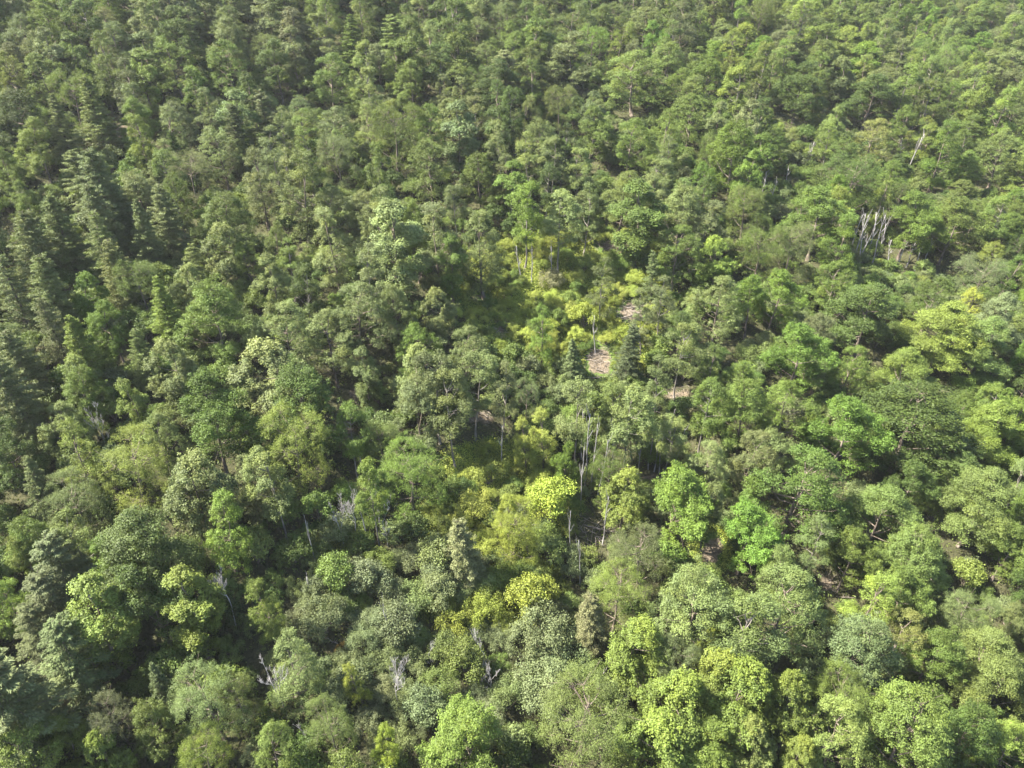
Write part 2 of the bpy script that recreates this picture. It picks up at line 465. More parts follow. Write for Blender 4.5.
# S: thin crowns on bare stems
proto('S', broadleaf(H=18, R=2.6, z0=5.0, wide=.42, lobes=19, lobe_r=(.32, .46), clumps=17, rc=(.32, .6), fz=.9, leaves=90, leaf=0.156, skip=.08, bare=.1, girth=.008), 18, 5.6, .68, M_LEAF, M_PALE, 'thin-crowned')
proto('S', broadleaf(H=18, R=2.5, z0=3.8, wide=.36, lobes=21, lobe_r=(.3, .44), clumps=15, rc=(.3, .58), fz=.9, leaves=90, leaf=0.150, skip=.12, bare=.12, girth=.008), 18, 5.4, .64, M_LEAF, M_PALE, 'open-crowned')
proto('S', broadleaf(H=18, R=2.8, z0=6.5, wide=.48, lobes=16, lobe_r=(.34, .5), clumps=20, rc=(.32, .62), fz=.9, leaves=90, leaf=0.169, skip=.06, bare=.08, girth=.008), 18, 6.0, .72, M_LEAF, M_PALE, 'bare-stemmed')
# C: conifers
proto('C', conifer(H=14, R=3.0, z0=1.2, whorl=.42, per=7, needle=.25, flat=1.2, power=.8), 14, 6.0, .50, M_NEEDLE, M_BARK, 'spire-shaped')
proto('C', conifer(H=14, R=3.3, z0=1.5, whorl=.5, per=6, gap=.2, flat=1.1, needle=.27, droop=.28, power=.6), 14, 6.4, .50, M_NEEDLE, M_BARK, 'ragged')
proto('C', conifer(H=12, R=3.7, z0=2, whorl=.6, per=7, gap=.08, needle=.30, droop=.08, power=.45, flat=.3), 12, 7.4, .55, M_NEEDLE, M_BARK, 'flat-branched')
proto('C', conifer(H=13.5, R=3.2, z0=1.0, whorl=.4, per=7, needle=.26, flat=1.2, droop=.3, power=.55), 13.5, 6.2, .5, M_NEEDLE, M_BARK, 'feathery')
# B: shrubs
proto('B', shrub(), 3.4, 5.0, .62, M_SHRUB, M_BARK, 'rounded')
proto('B', shrub(H=3.8, R=2.1, lobes=10, leaf=.12), 4.0, 4.6, .62, M_SHRUB, M_BARK, 'dense')
proto('B', shrub(H=2.8, R=2.4, lobes=8, clumps=8, leaf=.15, leaves=95), 3.0, 5.2, .6, M_SHRUB, M_BARK, 'spreading')
proto('B', shrub(H=4.4, R=1.9, lobes=11, clumps=8, leaf=.15, asp=.6, leaves=95), 4.6, 4.2, .62, M_SHRUB, M_BARK, 'tall')

DEAD = {}
def dproto(key, tb, H, W, form, mat):
    DEAD.setdefault(key, []).append(dict(mesh=tubes_mesh('dead_' + key, tb, mat), H=float(tb.arrays()[0][:, 2].max()), W=W, form=form))
for _ in range(3): dproto('D', dead(12, 1, (6, 10), ang=.6, shrink=.2, r=.13), 12, 3, 'bare', M_DEAD)
for _ in range(2): dproto('D', dead(12, 2, (3, 5), ang=.32, up=.8, shrink=.4, r=.13), 12, 5, 'forked', M_DEAD)
for _ in range(3): dproto('W', dead(7, 4, (4, 7), ang=.6, up=.4, shrink=.5, wig=.10, r=.085, low=.12), 9.5, 5, 'twiggy', M_TWIG)

# ------------------------------------------------------------------ colours
CO = {'g': (.083, .123, .025), 'v': (.083, .135, .021), 'd': (.054, .083, .019), 'l': (.109, .147, .029), 's': (.106, .136, .046), 'o': (.097, .131, .034),
      'b': (.096, .121, .052), 'y': (.158, .192, .030), 'k': (.098, .122, .049), 't': (.150, .155, .072), 'a': (.20, .13, .03), 'r': (.114, .128, .036), 'p': (.195, .230, .045)}  # 'p': sunlight put into the colour, for clearing plants standing in tree shade
CW = {'g': 'mid green', 'v': 'bright green', 'd': 'deep green', 'l': 'lime green', 's': 'pale sage', 'o': 'olive green', 'b': 'blue-green', 'y': 'yellow', 'k': 'dull grey-green', 't': 'straw-coloured', 'a': 'orange', 'r': 'rust-tinged', 'p': 'pale lime'}
def tint(c, j=.13):
    b = np.array(CO[c]); k = 1 + rng.normal() * j
    return [float(x) for x in np.clip(b * k * (1 + rng.normal(size=3) * .03), .008, .4)]
# ------------------------------------------------------------------ the trees one can point to
# (pixel of the crown's middle, crown width, kind and form, colour, short name used as a reference by its neighbours, own label)
HAND = [
 (22,402,58,'C3','k','big feathery conifer','big feathery grey conifer with a broad pale face, uphill of a deep green crown'),
 (8,448,60,'R0','d'), (37,492,32,'C0','k'), (66,424,40,'R1','s'), (82,396,50,'R5','g'), (76,462,44,'T1','l'), (74,498,48,'R3','s'),
 (130,468,66,'R3','l','fine lime-topped dome','tall fine-leaved lime-topped dome tree among coarser crowns'),
 (137,403,28,'T2','l'), (210,415,92,'R0','v','broad vivid green crown','broad vivid deep green tree with lumpy top and dark hollows'),
 (194,484,76,'R2','s','pale cauliflower crown','pale sage round tree with a coarse cauliflower top'),
 (160,440,40,'R1','s'), (150,545,100,'R4','o','wide olive dome','very wide olive-green dome with a pale layered top'),
 (222,525,42,'T0','v'), (252,492,34,'C1','k'), (80,542,38,'S1','o'), (35,538,52,'R5','g'), (22,560,44,'R0','l'), (66,568,46,'C2','k'),
 (117,566,44,'T0','v'), (291,440,68,'R3','l','feathery lime tree','feathery lime-green tree rising to a ragged point above dark shade'),
 (272,480,46,'S2','s'), (306,398,84,'R5','d'), (409,468,60,'R3','g','fine light green tree','large fine-leaved light green tree beside the dead white branches'),
 (381,440,34,'R3','o'), (351,432,32,'S0','g'), (416,405,60,'R5','k'), (404,511,10,'B3','y'), (452,402,50,'S2','s'), (436,385,44,'S0','s'),
 (466,551,38,'C3','t','straw-coloured young conifer','small straw-coloured conifer, the palest spire standing in the shrubs'),
 (508,515,28,'T0','y','tall yellow sapling','tall yellow-green sapling at the edge of the yellow thicket'),
 (436,484,46,'B2','l'), (476,504,40,'B0','p'), (490,472,40,'B2','p'), (552,495,46,'B3','y'), (515,528,48,'R3','y','golden yellow tree','golden yellow rounded tree standing over the wide yellow bush'),  # the 'p' bushes are shaded here; their colour carries the sunlit brightness
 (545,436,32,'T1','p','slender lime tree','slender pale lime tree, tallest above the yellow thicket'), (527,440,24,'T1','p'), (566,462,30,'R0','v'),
 (580,413,42,'S0','s'), (630,420,52,'S2','s'), (612,470,40,'R3','g'), (625,492,46,'R2','l'), (672,496,76,'R0','v','vivid green spreading tree','vivid green spreading tree in front of the tallest bare snags'),
 (707,462,42,'R1','s'), (752,452,46,'R1','s'), (710,506,28,'S2','s','pole tree on sand','thin tree on a bare pole stem above a sandy patch'), (747,532,62,'R0','v'),
 (642,557,56,'R3','s'), (707,405,36,'S0','g'), (747,405,62,'R5','g'), (908,420,120,'R5','d','huge dark crown','huge deep green tree, broadest and darkest crown of the wood'),
 (843,428,78,'R0','v','many-lobed green tree','bright green many-lobed tree leaning against the huge dark crown'), (785,408,56,'R1','l'), (993,430,62,'R4','l','pale layered tree','pale green tree of flat layered sprays beside the huge dark crown'),
 (798,483,86,'R1','g'), (780,455,50,'R1','s'), (878,515,66,'R4','o','umbrella-shaped tree','umbrella-shaped olive tree on a pale forked stem'), (980,500,72,'R4','o'),
 (918,556,72,'R5','o'), (1010,545,46,'R0','g'), (815,537,32,'S1','s'), (908,480,46,'R0','d'), (955,470,36,'R4','o'), (850,555,50,'R0','l'),
 (95,612,60,'T2','l','sunlit lime column','tall lime-yellow column of a tree, lit against deep shade'), (150,596,84,'R0','d'), (192,608,50,'T2','l','lone lime egg','egg-shaped lime-green tree standing alone beside grey dead twigs'),
 (50,606,46,'C2','k'), (35,634,38,'C2','k'), (68,660,60,'C2','k','flat grey-green pine','flat-branched grey-green pine with sprays like shelves'), (20,712,84,'C2','k'), (8,600,44,'R1','l'),
 (210,700,66,'R3','s','silvery fine tree','silvery sage tree of very fine leaves above a lime thicket'), (155,720,46,'R5','o'), (118,722,46,'R3','b'), (162,690,28,'C0','b'), (28,750,80,'R1','l'), (62,738,44,'R0','l'),
 (107,762,50,'R2','l'), (200,756,46,'R3','l'), (170,662,42,'B3','g'), (228,650,36,'B2','o'), (268,608,34,'T1','l','yellow-topped narrow tree','narrow tree with a yellow-lit top standing over the grey shrubs'),
 (293,668,42,'T1','s'), (383,743,25,'T0','y','bright yellow column','bright yellow columnar tree, lowest on the slope'), (358,680,20,'T1','y','small lemon spire','small lemon-green spire poking out of grey shrubs'),
 (473,745,92,'R0','l','rounded lime mound','big rounded lime tree like a soft mound below the shrubs'), (331,726,46,'R3','o'), (271,750,46,'R1','o'), (240,700,36,'R3','o'), (342,648,13,'B0','a','little orange bush','little orange-leaved bush in the grey thicket'),
 (446,614,44,'B2','y'), (481,604,44,'B0','y'), (463,655,42,'B3','l'), (530,590,48,'B3','y','yellow bush','wide yellow bush at the end of the grassy strip'),
 (540,628,62,'B1','b','blue-green dome shrub','domed blue-green shrub beside the yellow bushes'), (560,648,56,'B0','b'), (545,682,62,'B1','b'), (595,625,38,'C3','t','tan feathery tree','tan feathery conifer, half brown, between green crowns'),
 (630,643,66,'R2','l','round lime crown','round lime-green tree, evenly domed and bright all over'), (675,660,46,'R3','b'), (695,603,84,'R5','s','large sage crown','large loose sage-green tree over a gap of brown stems'), (617,594,56,'R3','l'),
 (585,712,88,'R3','o','brown-green dome','big brown-green dome tree with fine mossy texture'), (672,700,84,'R2','l'), (660,746,76,'R2','l'), (732,700,80,'R2','l'), (712,752,62,'R0','l'), (757,748,52,'R2','o'),
 (707,645,28,'R1','y'), (747,622,62,'S2','s'), (725,668,60,'R2','l'), (850,645,76,'R5','b','blue-green broad tree','broad blue-green tree with ragged lobes and yellowish neighbours'), (903,592,62,'R0','g'), (870,600,46,'T0','l'),
 (965,612,46,'R3','s'), (900,640,56,'R1','r'), (933,650,62,'R5','d'), (990,655,66,'R4','o'), (835,690,52,'R3','l'), (905,728,104,'R5','g','lobed green giant','widest mid-green tree with many uneven lobes, low on the slope'),
 (965,732,72,'R5','d'), (783,610,82,'R1','s'), (793,706,66,'R2','l'), (840,733,66,'R1','o'), (795,755,42,'R2','l'), (1000,690,62,'R4','o'), (1010,752,52,'R1','l'),
 (22,202,30,'R0','g'), (65,238,40,'C0','s'), (105,222,36,'C3','k'), (100,252,36,'C1','s'), (145,235,32,'C0','k'), (117,278,34,'C3','s'), (165,222,34,'C3','k'), (32,255,42,'C3','k'), (50,300,44,'C3','s','pale feathery spire','pale feathery spire conifer leaning over a black hollow'),
 (18,300,42,'C1','k'), (82,297,36,'R2','v','small vivid round tree','small vivid green round tree among grey conifers'), (110,322,40,'R0','v'), (140,282,40,'R3','o','dull lime dome','dull lime dome, smooth and small, between the grey conifers'), (168,317,35,'C0','l','lime-tipped conifer','lime-tipped conifer with a soft narrow point'),
 (215,312,70,'R5','g'), (185,284,36,'R2','s'), (175,366,50,'R2','s'), (140,362,26,'C3','s'), (85,357,42,'C0','l'), (78,382,40,'R2','s'), (15,345,42,'R1','s'), (58,335,38,'C1','k'), (27,372,40,'C3','k'),
 (222,222,56,'R5','o','olive-brown crown','broad olive-brown tree, rustier than the sage trees round it'), (232,246,46,'R2','s'), (250,262,30,'R1','l'), (330,212,42,'R1','s'), (333,240,42,'T0','s'), (393,236,58,'T2','s'), (378,216,36,'T0','s'), (436,240,46,'T0','k'),
 (483,250,46,'T1','s','pale pyramid tree','pale pyramid-shaped tree at the upper edge of the clearing'), (356,310,56,'R1','s'), (283,327,56,'R1','s'), (331,342,56,'R1','s'), (396,306,44,'R5','s'), (418,347,38,'R1','v','bright half-lit tree','bright green tree in a ring of sage ones'),
 (443,310,36,'R2','s'), (466,352,46,'R1','s'), (416,372,52,'R2','s'), (474,385,40,'S0','s'), (281,374,76,'R2','s','pale lumpy dome','wide pale sage dome with a knobbly top'), (418,264,30,'B3','v'), (451,260,30,'T2','g'),
 (525,212,42,'S0','v','tall vivid tree on pale stems','tall vivid green tree on long pale stems above the clearing'), (560,216,38,'S2','s'), (586,210,30,'S1','s'), (640,213,48,'T2','g','dense green tree by clearing','dense mid-green tree at the head of the sandy slash'),
 (680,212,56,'R5','s'), (707,226,48,'R0','k'), (747,206,38,'R3','o'), (677,250,46,'R1','g'), (717,260,40,'R2','l','lime-topped round tree','small round lime-topped tree uphill of a dark spruce-like clump'), (762,246,44,'R3','g'), (602,284,26,'S1','s','lone tree on bare pole','lone thin tree on a bare pole in the middle of the clearing'),
 (662,300,26,'S1','k'), (645,315,25,'S1','k','leaning reddish stems','open-crowned tree with leaning reddish stems beside the slash heap'), (654,278,22,'C1','k'), (682,345,36,'S2','s'), (660,378,30,'S1','s'), (719,302,52,'R1','s'), (752,300,46,'R0','v'), (542,330,28,'T1','v','vivid sapling in clearing','vivid green young tree standing in the yellow clearing'), 
 (574,364,20,'C0','b'), (585,312,26,'B3','y'), (625,333,26,'B0','y'), (627,357,28,'C3','b','dark little conifer','dark blue-green little conifer beside the pale logs'), (550,277,30,'B2','t'), (502,388,28,'S1','k'), (526,398,26,'R3','k'), (610,408,34,'S0','o'),
 (818,215,62,'R0','g'), (793,247,46,'R3','s'), (840,240,32,'T0','v','bright green tree by snags','small bright green tree beside a rank of bare grey stems'), (910,218,64,'R0','v'), (953,222,62,'R0','g'), (868,310,72,'R0','d','dark lobed tree','dark green many-lobed tree with a deeply shaded flank'), (933,297,42,'R1','g'), (775,295,52,'R0','v'), (836,285,44,'R1','g'),
 (1005,318,50,'R4','b'), (940,332,66,'R4','l'), (798,350,66,'R0','v'), (850,366,40,'R1','g'), (908,372,50,'R4','l'), (983,342,52,'R4','o'), (973,305,26,'R1','y'), (978,280,50,'R3','k'), (820,330,36,'R1','k'),
 (870,95,52,'R0','d','round dark tree','round dark green tree with a black shaded side, far up the slope'), (800,85,56,'R0','d'), (872,137,36,'R1','r','rust-tinted crown','rust-tinted broad crown, faintly brownish, above bare pale snags'), (942,150,38,'T0','v','vivid egg beside snags','vivid green upright tree next to the leaning pale snags'), (1000,155,42,'R1','o'),
 (180,32,48,'R0','d','dark crown high upslope','dark blue-shaded broad crown high up the slope'), (227,63,42,'R1','g'), (237,118,34,'T2','s','pale oval tree','pale smooth oval tree rising above its neighbours'), (277,63,46,'R0','d'), (97,118,36,'C0','s'), (140,140,24,'T0','l','narrow lime tree','narrow lime tree beside brown broken ground'), (62,130,30,'C0','s'), (235,142,32,'C3','k','dull grey spire','dull grey-green spire conifer with whorled branches'),
 (37,142,42,'R0','l'), (13,72,32,'R1','l'), (70,95,44,'R3','l'), (173,60,42,'R1','g'), (105,195,44,'C3','k'), (220,150,42,'R1','s'), (20,115,46,'R5','d'), (330,75,40,'R1','g'), (412,80,36,'R0','g','ball-crowned tree','ball-crowned mid-green tree, half in shade, far up the slope'), (395,130,60,'R3','g'), (460,130,36,'T2','k'), (635,75,60,'R1','o'), (575,55,56,'R0','k','dull broad hummock','dull green hummock of a crown, broad, far up the slope'),
 (630,140,40,'R1','g'), (590,130,44,'R0','g'), (690,115,40,'R1','g'), (560,105,36,'R3','o'), (340,155,40,'R3','k'), (430,165,50,'R1','o'), (480,175,38,'R5','g'), (300,190,50,'T0','s'), (260,182,40,'T1','s'),
]
# dead trees: (pixel half way up, height in pixels, kind, form, reference, label)
DEADS = [
 (364,510,58,'D',3,'dead white branches','dead white tree with many spread bare branches by the dark hollow'), (375,500,60,'D',4,None,'slimmer of the white dead trees beside the fine light green tree'),
 (340,522,40,'W',1,None,'low pale dead tree at the outer end of the dead white group'), (600,462,64,'D',1,None,'thin grey pole with short stubs behind the close trio'), (583,430,50,'D',2,None,'thin grey pole at the uphill end of the close trio'), (676,446,44,'D',1,None,'short thin snag ending the row of pale snags'), (651,448,36,'D',0,None,'low thin snag starting the row of pale snags'), (640,452,40,'D',2,None,'lone thin snag between the grey pole and the pale snags'),
 (352,515,50,'W',0,None,'pale dead tree of fine twigs beside thicker dead white branches'), (384,518,46,'W',2,None,'pale twiggy dead tree downhill of the fine light green tree'),
 (311,537,45,'D',3,'bare forked snag','bare forked snag with two pale prongs over dark shade'), (361,455,36,'D',0,'broken brown snag','broken brown snag leaning in the dark hollow'),
 (501,440,44,'D',1,'bare pale pole','single bare pale pole above the shaded bushes'), (588,440,78,'D',0,'tallest bare snags','tallest bare grey pole, uppermost of a close trio'), (594,452,70,'D',2,None,'grey pole with stubs, thickest of a close trio'), (583,470,60,'D',1,None,'grey leaning pole, shortest of a close trio'),
 (617,448,58,'D',1,'lone grey pole','lone straight grey pole between sage crowns'), (664,440,55,'D',4,'pale forked snags','pale forked snag with upswept branches among sage trees'), (671,438,50,'D',0,None,'straight pale snag touching a forked one'), (658,444,46,'D',2,None,'thin pale snag beside two larger pale ones'),
 (572,527,46,'D',1,'thin dark snag','thin grey snag rising from the brush heap'), (582,556,48,'D',3,'two-pronged snag','two-pronged pale snag below the brush heap'), (605,515,50,'D',0,None,'slanting grey snag beside the vivid green spreading tree'),
 (226,595,46,'W',0,'grey dead twigs','grey dead crown, all fine twigs, beside the lone lime egg-shaped tree'), (278,685,46,'W',1,'grey twiggy skeleton','grey twiggy skeleton against the narrow sage tree'), (481,655,46,'W',2,'whitish twiggy tree','whitish twiggy dead tree, palest in the shrub thicket'),
 (396,684,44,'W',0,'grey fan of twigs','grey fan of dead twigs in the middle of the thicket'), (386,616,44,'D',4,'bare stalk in shrubs','bare pale stalk forking above the grey shrubs'), (306,733,24,'D',2,None,'short pale stub in the olive thicket'), (310,588,24,'D',3,'little grey fork','little grey fork of dead branches at the edge of deep shade'),
 (100,425,40,'W',1,'pale branching skeleton','pale branching skeleton with thin twigs between leafy crowns'), (700,40,10,'D',1,None,'tiny far snag high on the slope'),
 (860,234,46,'D',0,'rank of bare stems','leaning bare stem with a crooked tip, first of a grey rank'), (868,236,48,'D',1,None,'straight bare stem in the middle of a grey rank'), (876,232,44,'D',2,None,'bare stem with side stubs in a grey rank'), (884,230,40,'D',4,None,'forked bare stem ending a grey rank'),
 (856,230,40,'D',2,None,'thin bare stem just outside the grey rank, beside a vivid tree'), (880,236,50,'D',0,None,'tall thin bare stem near the forked end of the grey rank'),
 (864,238,38,'D',1,None,'short straight stem low in the grey rank'), (893,252,24,'D',1,None,'short bleached stem, first of a low row'), (902,252,24,'D',2,None,'short bleached stem with stubs in a low row'), (911,251,24,'D',0,None,'short bleached stem leaning in a low row'), (922,250,30,'D',3,'bushy bleached snag','bushy bleached snag with several prongs'), (930,248,26,'D',4,None,'small bleached fork behind the bushy snag'),
 (913,150,34,'D',3,'leaning pale snags','leaning pale snag, tallest and whitest of the upper slope'), (921,148,32,'D',0,None,'pale snag standing close to a whiter leaning one'), (905,148,22,'D',1,None,'thin pale snag half hidden by an olive crown'), (809,150,22,'D',3,'small bone-white snag','small bone-white snag between two green crowns'), (813,153,18,'D',1,None,'short white snag touching a bone-white one'),
 (786,182,26,'D',1,'thin grey stems','thin grey stem in front of a green crown'), (765,182,26,'D',0,None,'crooked grey stem beside a shaded hollow'), (772,190,26,'D',2,None,'grey stem with stubs in a shaded hollow'), (430,650,30,'W',2,None,'small grey tangle of twigs under blue-green shrubs'), (560,700,26,'D',4,None,'grey fork of a stem below the blue-green shrubs'),
 (490,680,30,'W',1,None,'low grey brushy dead tree below the whitish twiggy one'), (600,680,24,'D',2,None,'stub of a grey stem under the tan feathery tree'), (523,262,40,'D',1,None,'long pale bare stem under the tall vivid tree'), (532,262,36,'D',0,None,'bare stem with stubs under the tall vivid tree'), (552,258,36,'D',2,None,'grey bare stem at the head of the clearing'), (597,330,40,'D',1,None,'bare pole standing in yellow bushes'),
]
# open patches seen from the air: (pixel x, y, half width, half height)
GRASS = [(560,290,100,60), (600,262,52,24), (575,305,60,34), (612,345,44,36), (540,335,48,36), (640,270,30,30), (450,525,48,24), (455,606,46,18), (515,590,46,34), (540,500,40,40), (500,468,60,26), (712,548,22,28), (590,400,30,18), (480,300,30,12), (330,545,22,24)]
SOIL = [(632,312,20,16), (615,246,26,10), (600,362,18,22), (712,552,12,22), (828,583,12,8), (500,330,12,6), (482,418,22,10), (345,430,18,16), (478,298,14,5), (184,160,26,14), (120,132,12,14), (680,395,14,12), (700,640,10,14), (650,480,14,8), (360,395,18,10), (860,690,8,10)]
OPEN = [(545,300,125,62), (520,325,34,24), (585,325,52,34), (604,362,36,26), (450,525,44,18), (455,606,40,12), (515,585,36,26), (540,495,30,34), (500,468,54,24), (712,545,14,24), (590,530,40,26), (640,312,24,14), (12,240,14,14)]
def inside(px, py, zones, k=1.0):
    px = np.asarray(px, float); m = np.zeros(px.shape)
    for (a, b, rx, ry) in zones:
        m = np.maximum(m, 1.0 - np.sqrt(((px - a) / (rx * k)) ** 2 + ((py - b) / (ry * k)) ** 2))
    return m

# ------------------------------------------------------------------ the ground
def build_ground():
    xs = np.concatenate([np.arange(-480, -220, 8.), np.arange(-220, 220, 2.), np.arange(220, 481, 8.)])
    ys = np.concatenate([np.arange(-60, 30, 6.), np.arange(30, 330, 2.), np.arange(330, 850, 6.)])
    X, Y = np.meshgrid(xs, ys)
    Z = terrain(X, Y) + 0.12 * np.sin(X * 1.3 + Y * .7) * np.cos(Y * 1.1 - X * .4)
    V = np.stack([X, Y, Z], axis=-1).reshape(-1, 3)
    nx, ny = len(xs), len(ys)
    i = np.arange(nx * ny).reshape(ny, nx)
    Fc = np.stack([i[:-1, :-1], i[:-1, 1:], i[1:, 1:], i[1:, :-1]], axis=-1).reshape(-1, 4)
    me = make_mesh('forest_floor', V, Fc, [M_GROUND])
    me.polygons.foreach_set('use_smooth', np.ones(len(me.polygons), bool))
    px, py, dep = project(V[:, 0], V[:, 1], V[:, 2])
    ok = dep > 20
    for nm, zones, kz in (('grassy', GRASS, 1.4), ('soil', SOIL, .8)):
        val = np.where(ok, np.clip(inside(np.where(ok, px, -9999), py, zones, kz) * 2.2, 0, 1), 0)
        a = me.attributes.new(nm, 'FLOAT', 'POINT'); a.data.foreach_set('value', val.astype(np.float32))
    o = bpy.data.objects.new('ground', me); o['kind'] = 'structure'
    o['label'] = 'brown leaf-littered forest floor with grassy and bare patches'
    COL.objects.link(o)
build_ground()

# ------------------------------------------------------------------ deciding what stands where
trees = []       # dicts: x, y, z, key, idx, sxy, sz, col, px, py, w, ref, label
def size_for(key, Wm):
    return {'R': min(5.8 + .82 * Wm, 17), 'T': 6.8 + 1.2 * Wm, 'S': 7.8 + 1.25 * Wm, 'C': 5.5 + 1.3 * Wm}[key]
def add_tree(px, py, wpx, key, idx, col, ref=None, label=None, hand=False, xy=None, Wm=None):
    p = P[key][idx]
    hc = 8.0
    if xy is None:
        for _ in range(3):
            x, y, dep = at(px, py, hc)
            Wm = wpx * dep / F
            H = Wm / p['W'] * p['H'] if key == 'B' else min(size_for(key, Wm), 24.0)
            hc = p['hc'] * H
    else:
        x, y = xy
        H = Wm / p['W'] * p['H'] if key == 'B' else min(size_for(key, Wm), 24.0) * R_.uniform(.8, 1.16)
        hc = p['hc'] * H
    z = float(terrain(x, y))
    qx, qy, dep = project(x, y, z + hc)
    trees.append(dict(x=x, y=y, z=z, key=key, idx=idx, sxy=Wm / p['W'], sz=H / p['H'], col=col, px=float(qx), py=float(qy), w=Wm * F / float(dep), r=Wm / 2, ref=ref, label=label, hand=hand, H=H))

for e in HAND:
    px, py, wpx, kf, c = e[:5]
    add_tree(px, py, wpx * 1.06, kf[0], int(kf[1]), c, e[5] if len(e) > 5 else None, e[6] if len(e) > 6 else None, True)

def pick(ws):
    ks = list(ws); t = sum(ws.values()) * R_.random()
    for k in ks:
        t -= ws[k]
        if t <= 0: return k
    return ks[-1]
def zone_for(px, py):
    """(kinds, colours) of the wood at a spot, after the photograph"""
    if px < 270 and 85 < py < 430: return dict(C=2.8, R=3.8, T=1.4, S=1.2), dict(k=5, s=4, g=2, v=.7, o=1, d=1)
    if px < 300 and py >= 430: return dict(R=4, T=1.5, C=1.6, S=.7), dict(g=2, d=2.5, k=2, o=2, l=2, s=1)
    if 270 <= px < 700 and 130 < py < 430: return dict(S=3.4, T=2.4, R=3.4, C=.3), dict(s=5, k=2.5, g=2, o=1.6, d=.7)
    if 300 <= px < 620 and py >= 430: return dict(R=2, S=2, T=1), dict(s=2, o=2, g=2, l=1)
    if px >= 620 and py >= 500: return dict(R=5, T=.8, S=.6), dict(l=3.4, o=2.2, g=3, s=1.2, d=1, v=1.4)
    if px >= 640 and py >= 130: return dict(R=5, T=.7, S=.4), dict(g=5, v=4.2, o=1, l=1.6, d=1.8, s=.8)
    if px >= 560: return dict(R=5, T=1.4, S=.7), dict(g=4, o=2, s=2, l=2.2, d=.8, v=1.2, k=1)
    return dict(R=3.4, T=2.2, S=1, C=.35), dict(g=3, k=2, s=2.4, o=1.8, d=1.6, l=.8)

# rank every free spot of the slope on a jittered grid, nearest first
hx = np.array([t['x'] for t in trees]); hy = np.array([t['y'] for t in trees])
hr = np.array([t['r'] * (0.8 if t['key'] != 'B' else .4) for t in trees])
HP = np.array([(d[0], d[1], d[2] * .8, at(d[0], d[1], 5.)[2]) for d in DEADS] + [(t['px'], t['py'], t['w'], float(project(t['x'], t['y'], t['z'])[2])) for t in trees if t['w'] > 30])
THICKET = [(430,640,140,95), (330,620,60,60), (400,700,120,60), (540,660,60,55)]
yy = 12.0
n_h = len(trees)
while yy < 640:
    step = 4.8 if yy < 300 else 5.8
    half = 0.86 * (yy * cp + 60) + 25
    xx = -half + R_.random() * step
    while xx < half:
        x = xx + R_.uniform(-.6, .6) * step; y = yy + R_.uniform(-.6, .6) * step
        xx += step
        z = float(terrain(x, y))
        gx, gy, dep = project(x, y, z)
        if dep < 20: continue
        cx_, cy_, _ = project(x, y, z + 11)
        if -120 < cx_ < 1144 and -60 < cy_ < 900:
            if inside(gx, gy, OPEN, 1.1) > 0 or inside(cx_, cy_, OPEN, 1.0) > 0 or inside(*project(x, y, z + 15)[:2], OPEN, .9) > 0: continue
            if inside(cx_, cy_, THICKET) > 0 or inside(gx, gy, THICKET) > 0.25: continue
        kinds, cols = zone_for(cx_, cy_)
        key = pick(kinds)
        Wm = {'R': R_.triangular(4.2, 12, 7.2), 'T': R_.uniform(4.6, 6.6), 'S': R_.uniform(4.4, 6.4), 'C': R_.uniform(4.4, 8)}[key]
        Wm *= 1 + .55 * float(smooth(110, 260, yy))
        wq = Wm * F / dep
        if np.any((dep < HP[:, 3]) & (((cx_ - HP[:, 0]) / (.40 * (HP[:, 2] + wq))) ** 2 + ((cy_ - HP[:, 1]) / (.48 * (HP[:, 2] + wq))) ** 2 < 1)): continue
        d = np.hypot(hx - x, hy - y)
        if np.any(d < hr + Wm * 0.35): continue
        idx = R_.randrange(len(P[key]))
        add_tree(0, 0, 0, key, idx, pick(cols), xy=(x, y), Wm=Wm)
        hx = np.append(hx, x); hy = np.append(hy, y); hr = np.append(hr, Wm * .35)
    yy += step * .9

# low saplings and bushes where the canopy leaves holes
n_tall = len(trees)
tx, ty, tr_ = (np.array([t[k] for t in trees]) for k in ('x', 'y', 'r'))
yy = 30.0
while yy < 420:
    xx = -(.8 * yy + 70)
    while xx < .8 * yy + 70:
        x, y = xx + R_.uniform(-1.4, 1.4), yy + R_.uniform(-1.4, 1.4); xx += 2.8
        d = np.hypot(tx - x, ty - y) - tr_ * .7
        if d.min() < .6: continue
        gx, gy, dep = project(x, y, float(terrain(x, y)))
        if dep < 20 or inside(gx, gy, OPEN, 1.) > 0 or inside(gx, gy, SOIL, 1.2) > 0 or inside(gx, gy, THICKET) > 0: continue
        add_tree(0, 0, 0, 'B', R_.randrange(4), pick(dict(g=3, d=2, o=2, k=1.5, s=1, l=.8)), xy=(x, y), Wm=R_.uniform(3.0, 5.2)); trees[-1]['low'] = True
    yy += 2.7

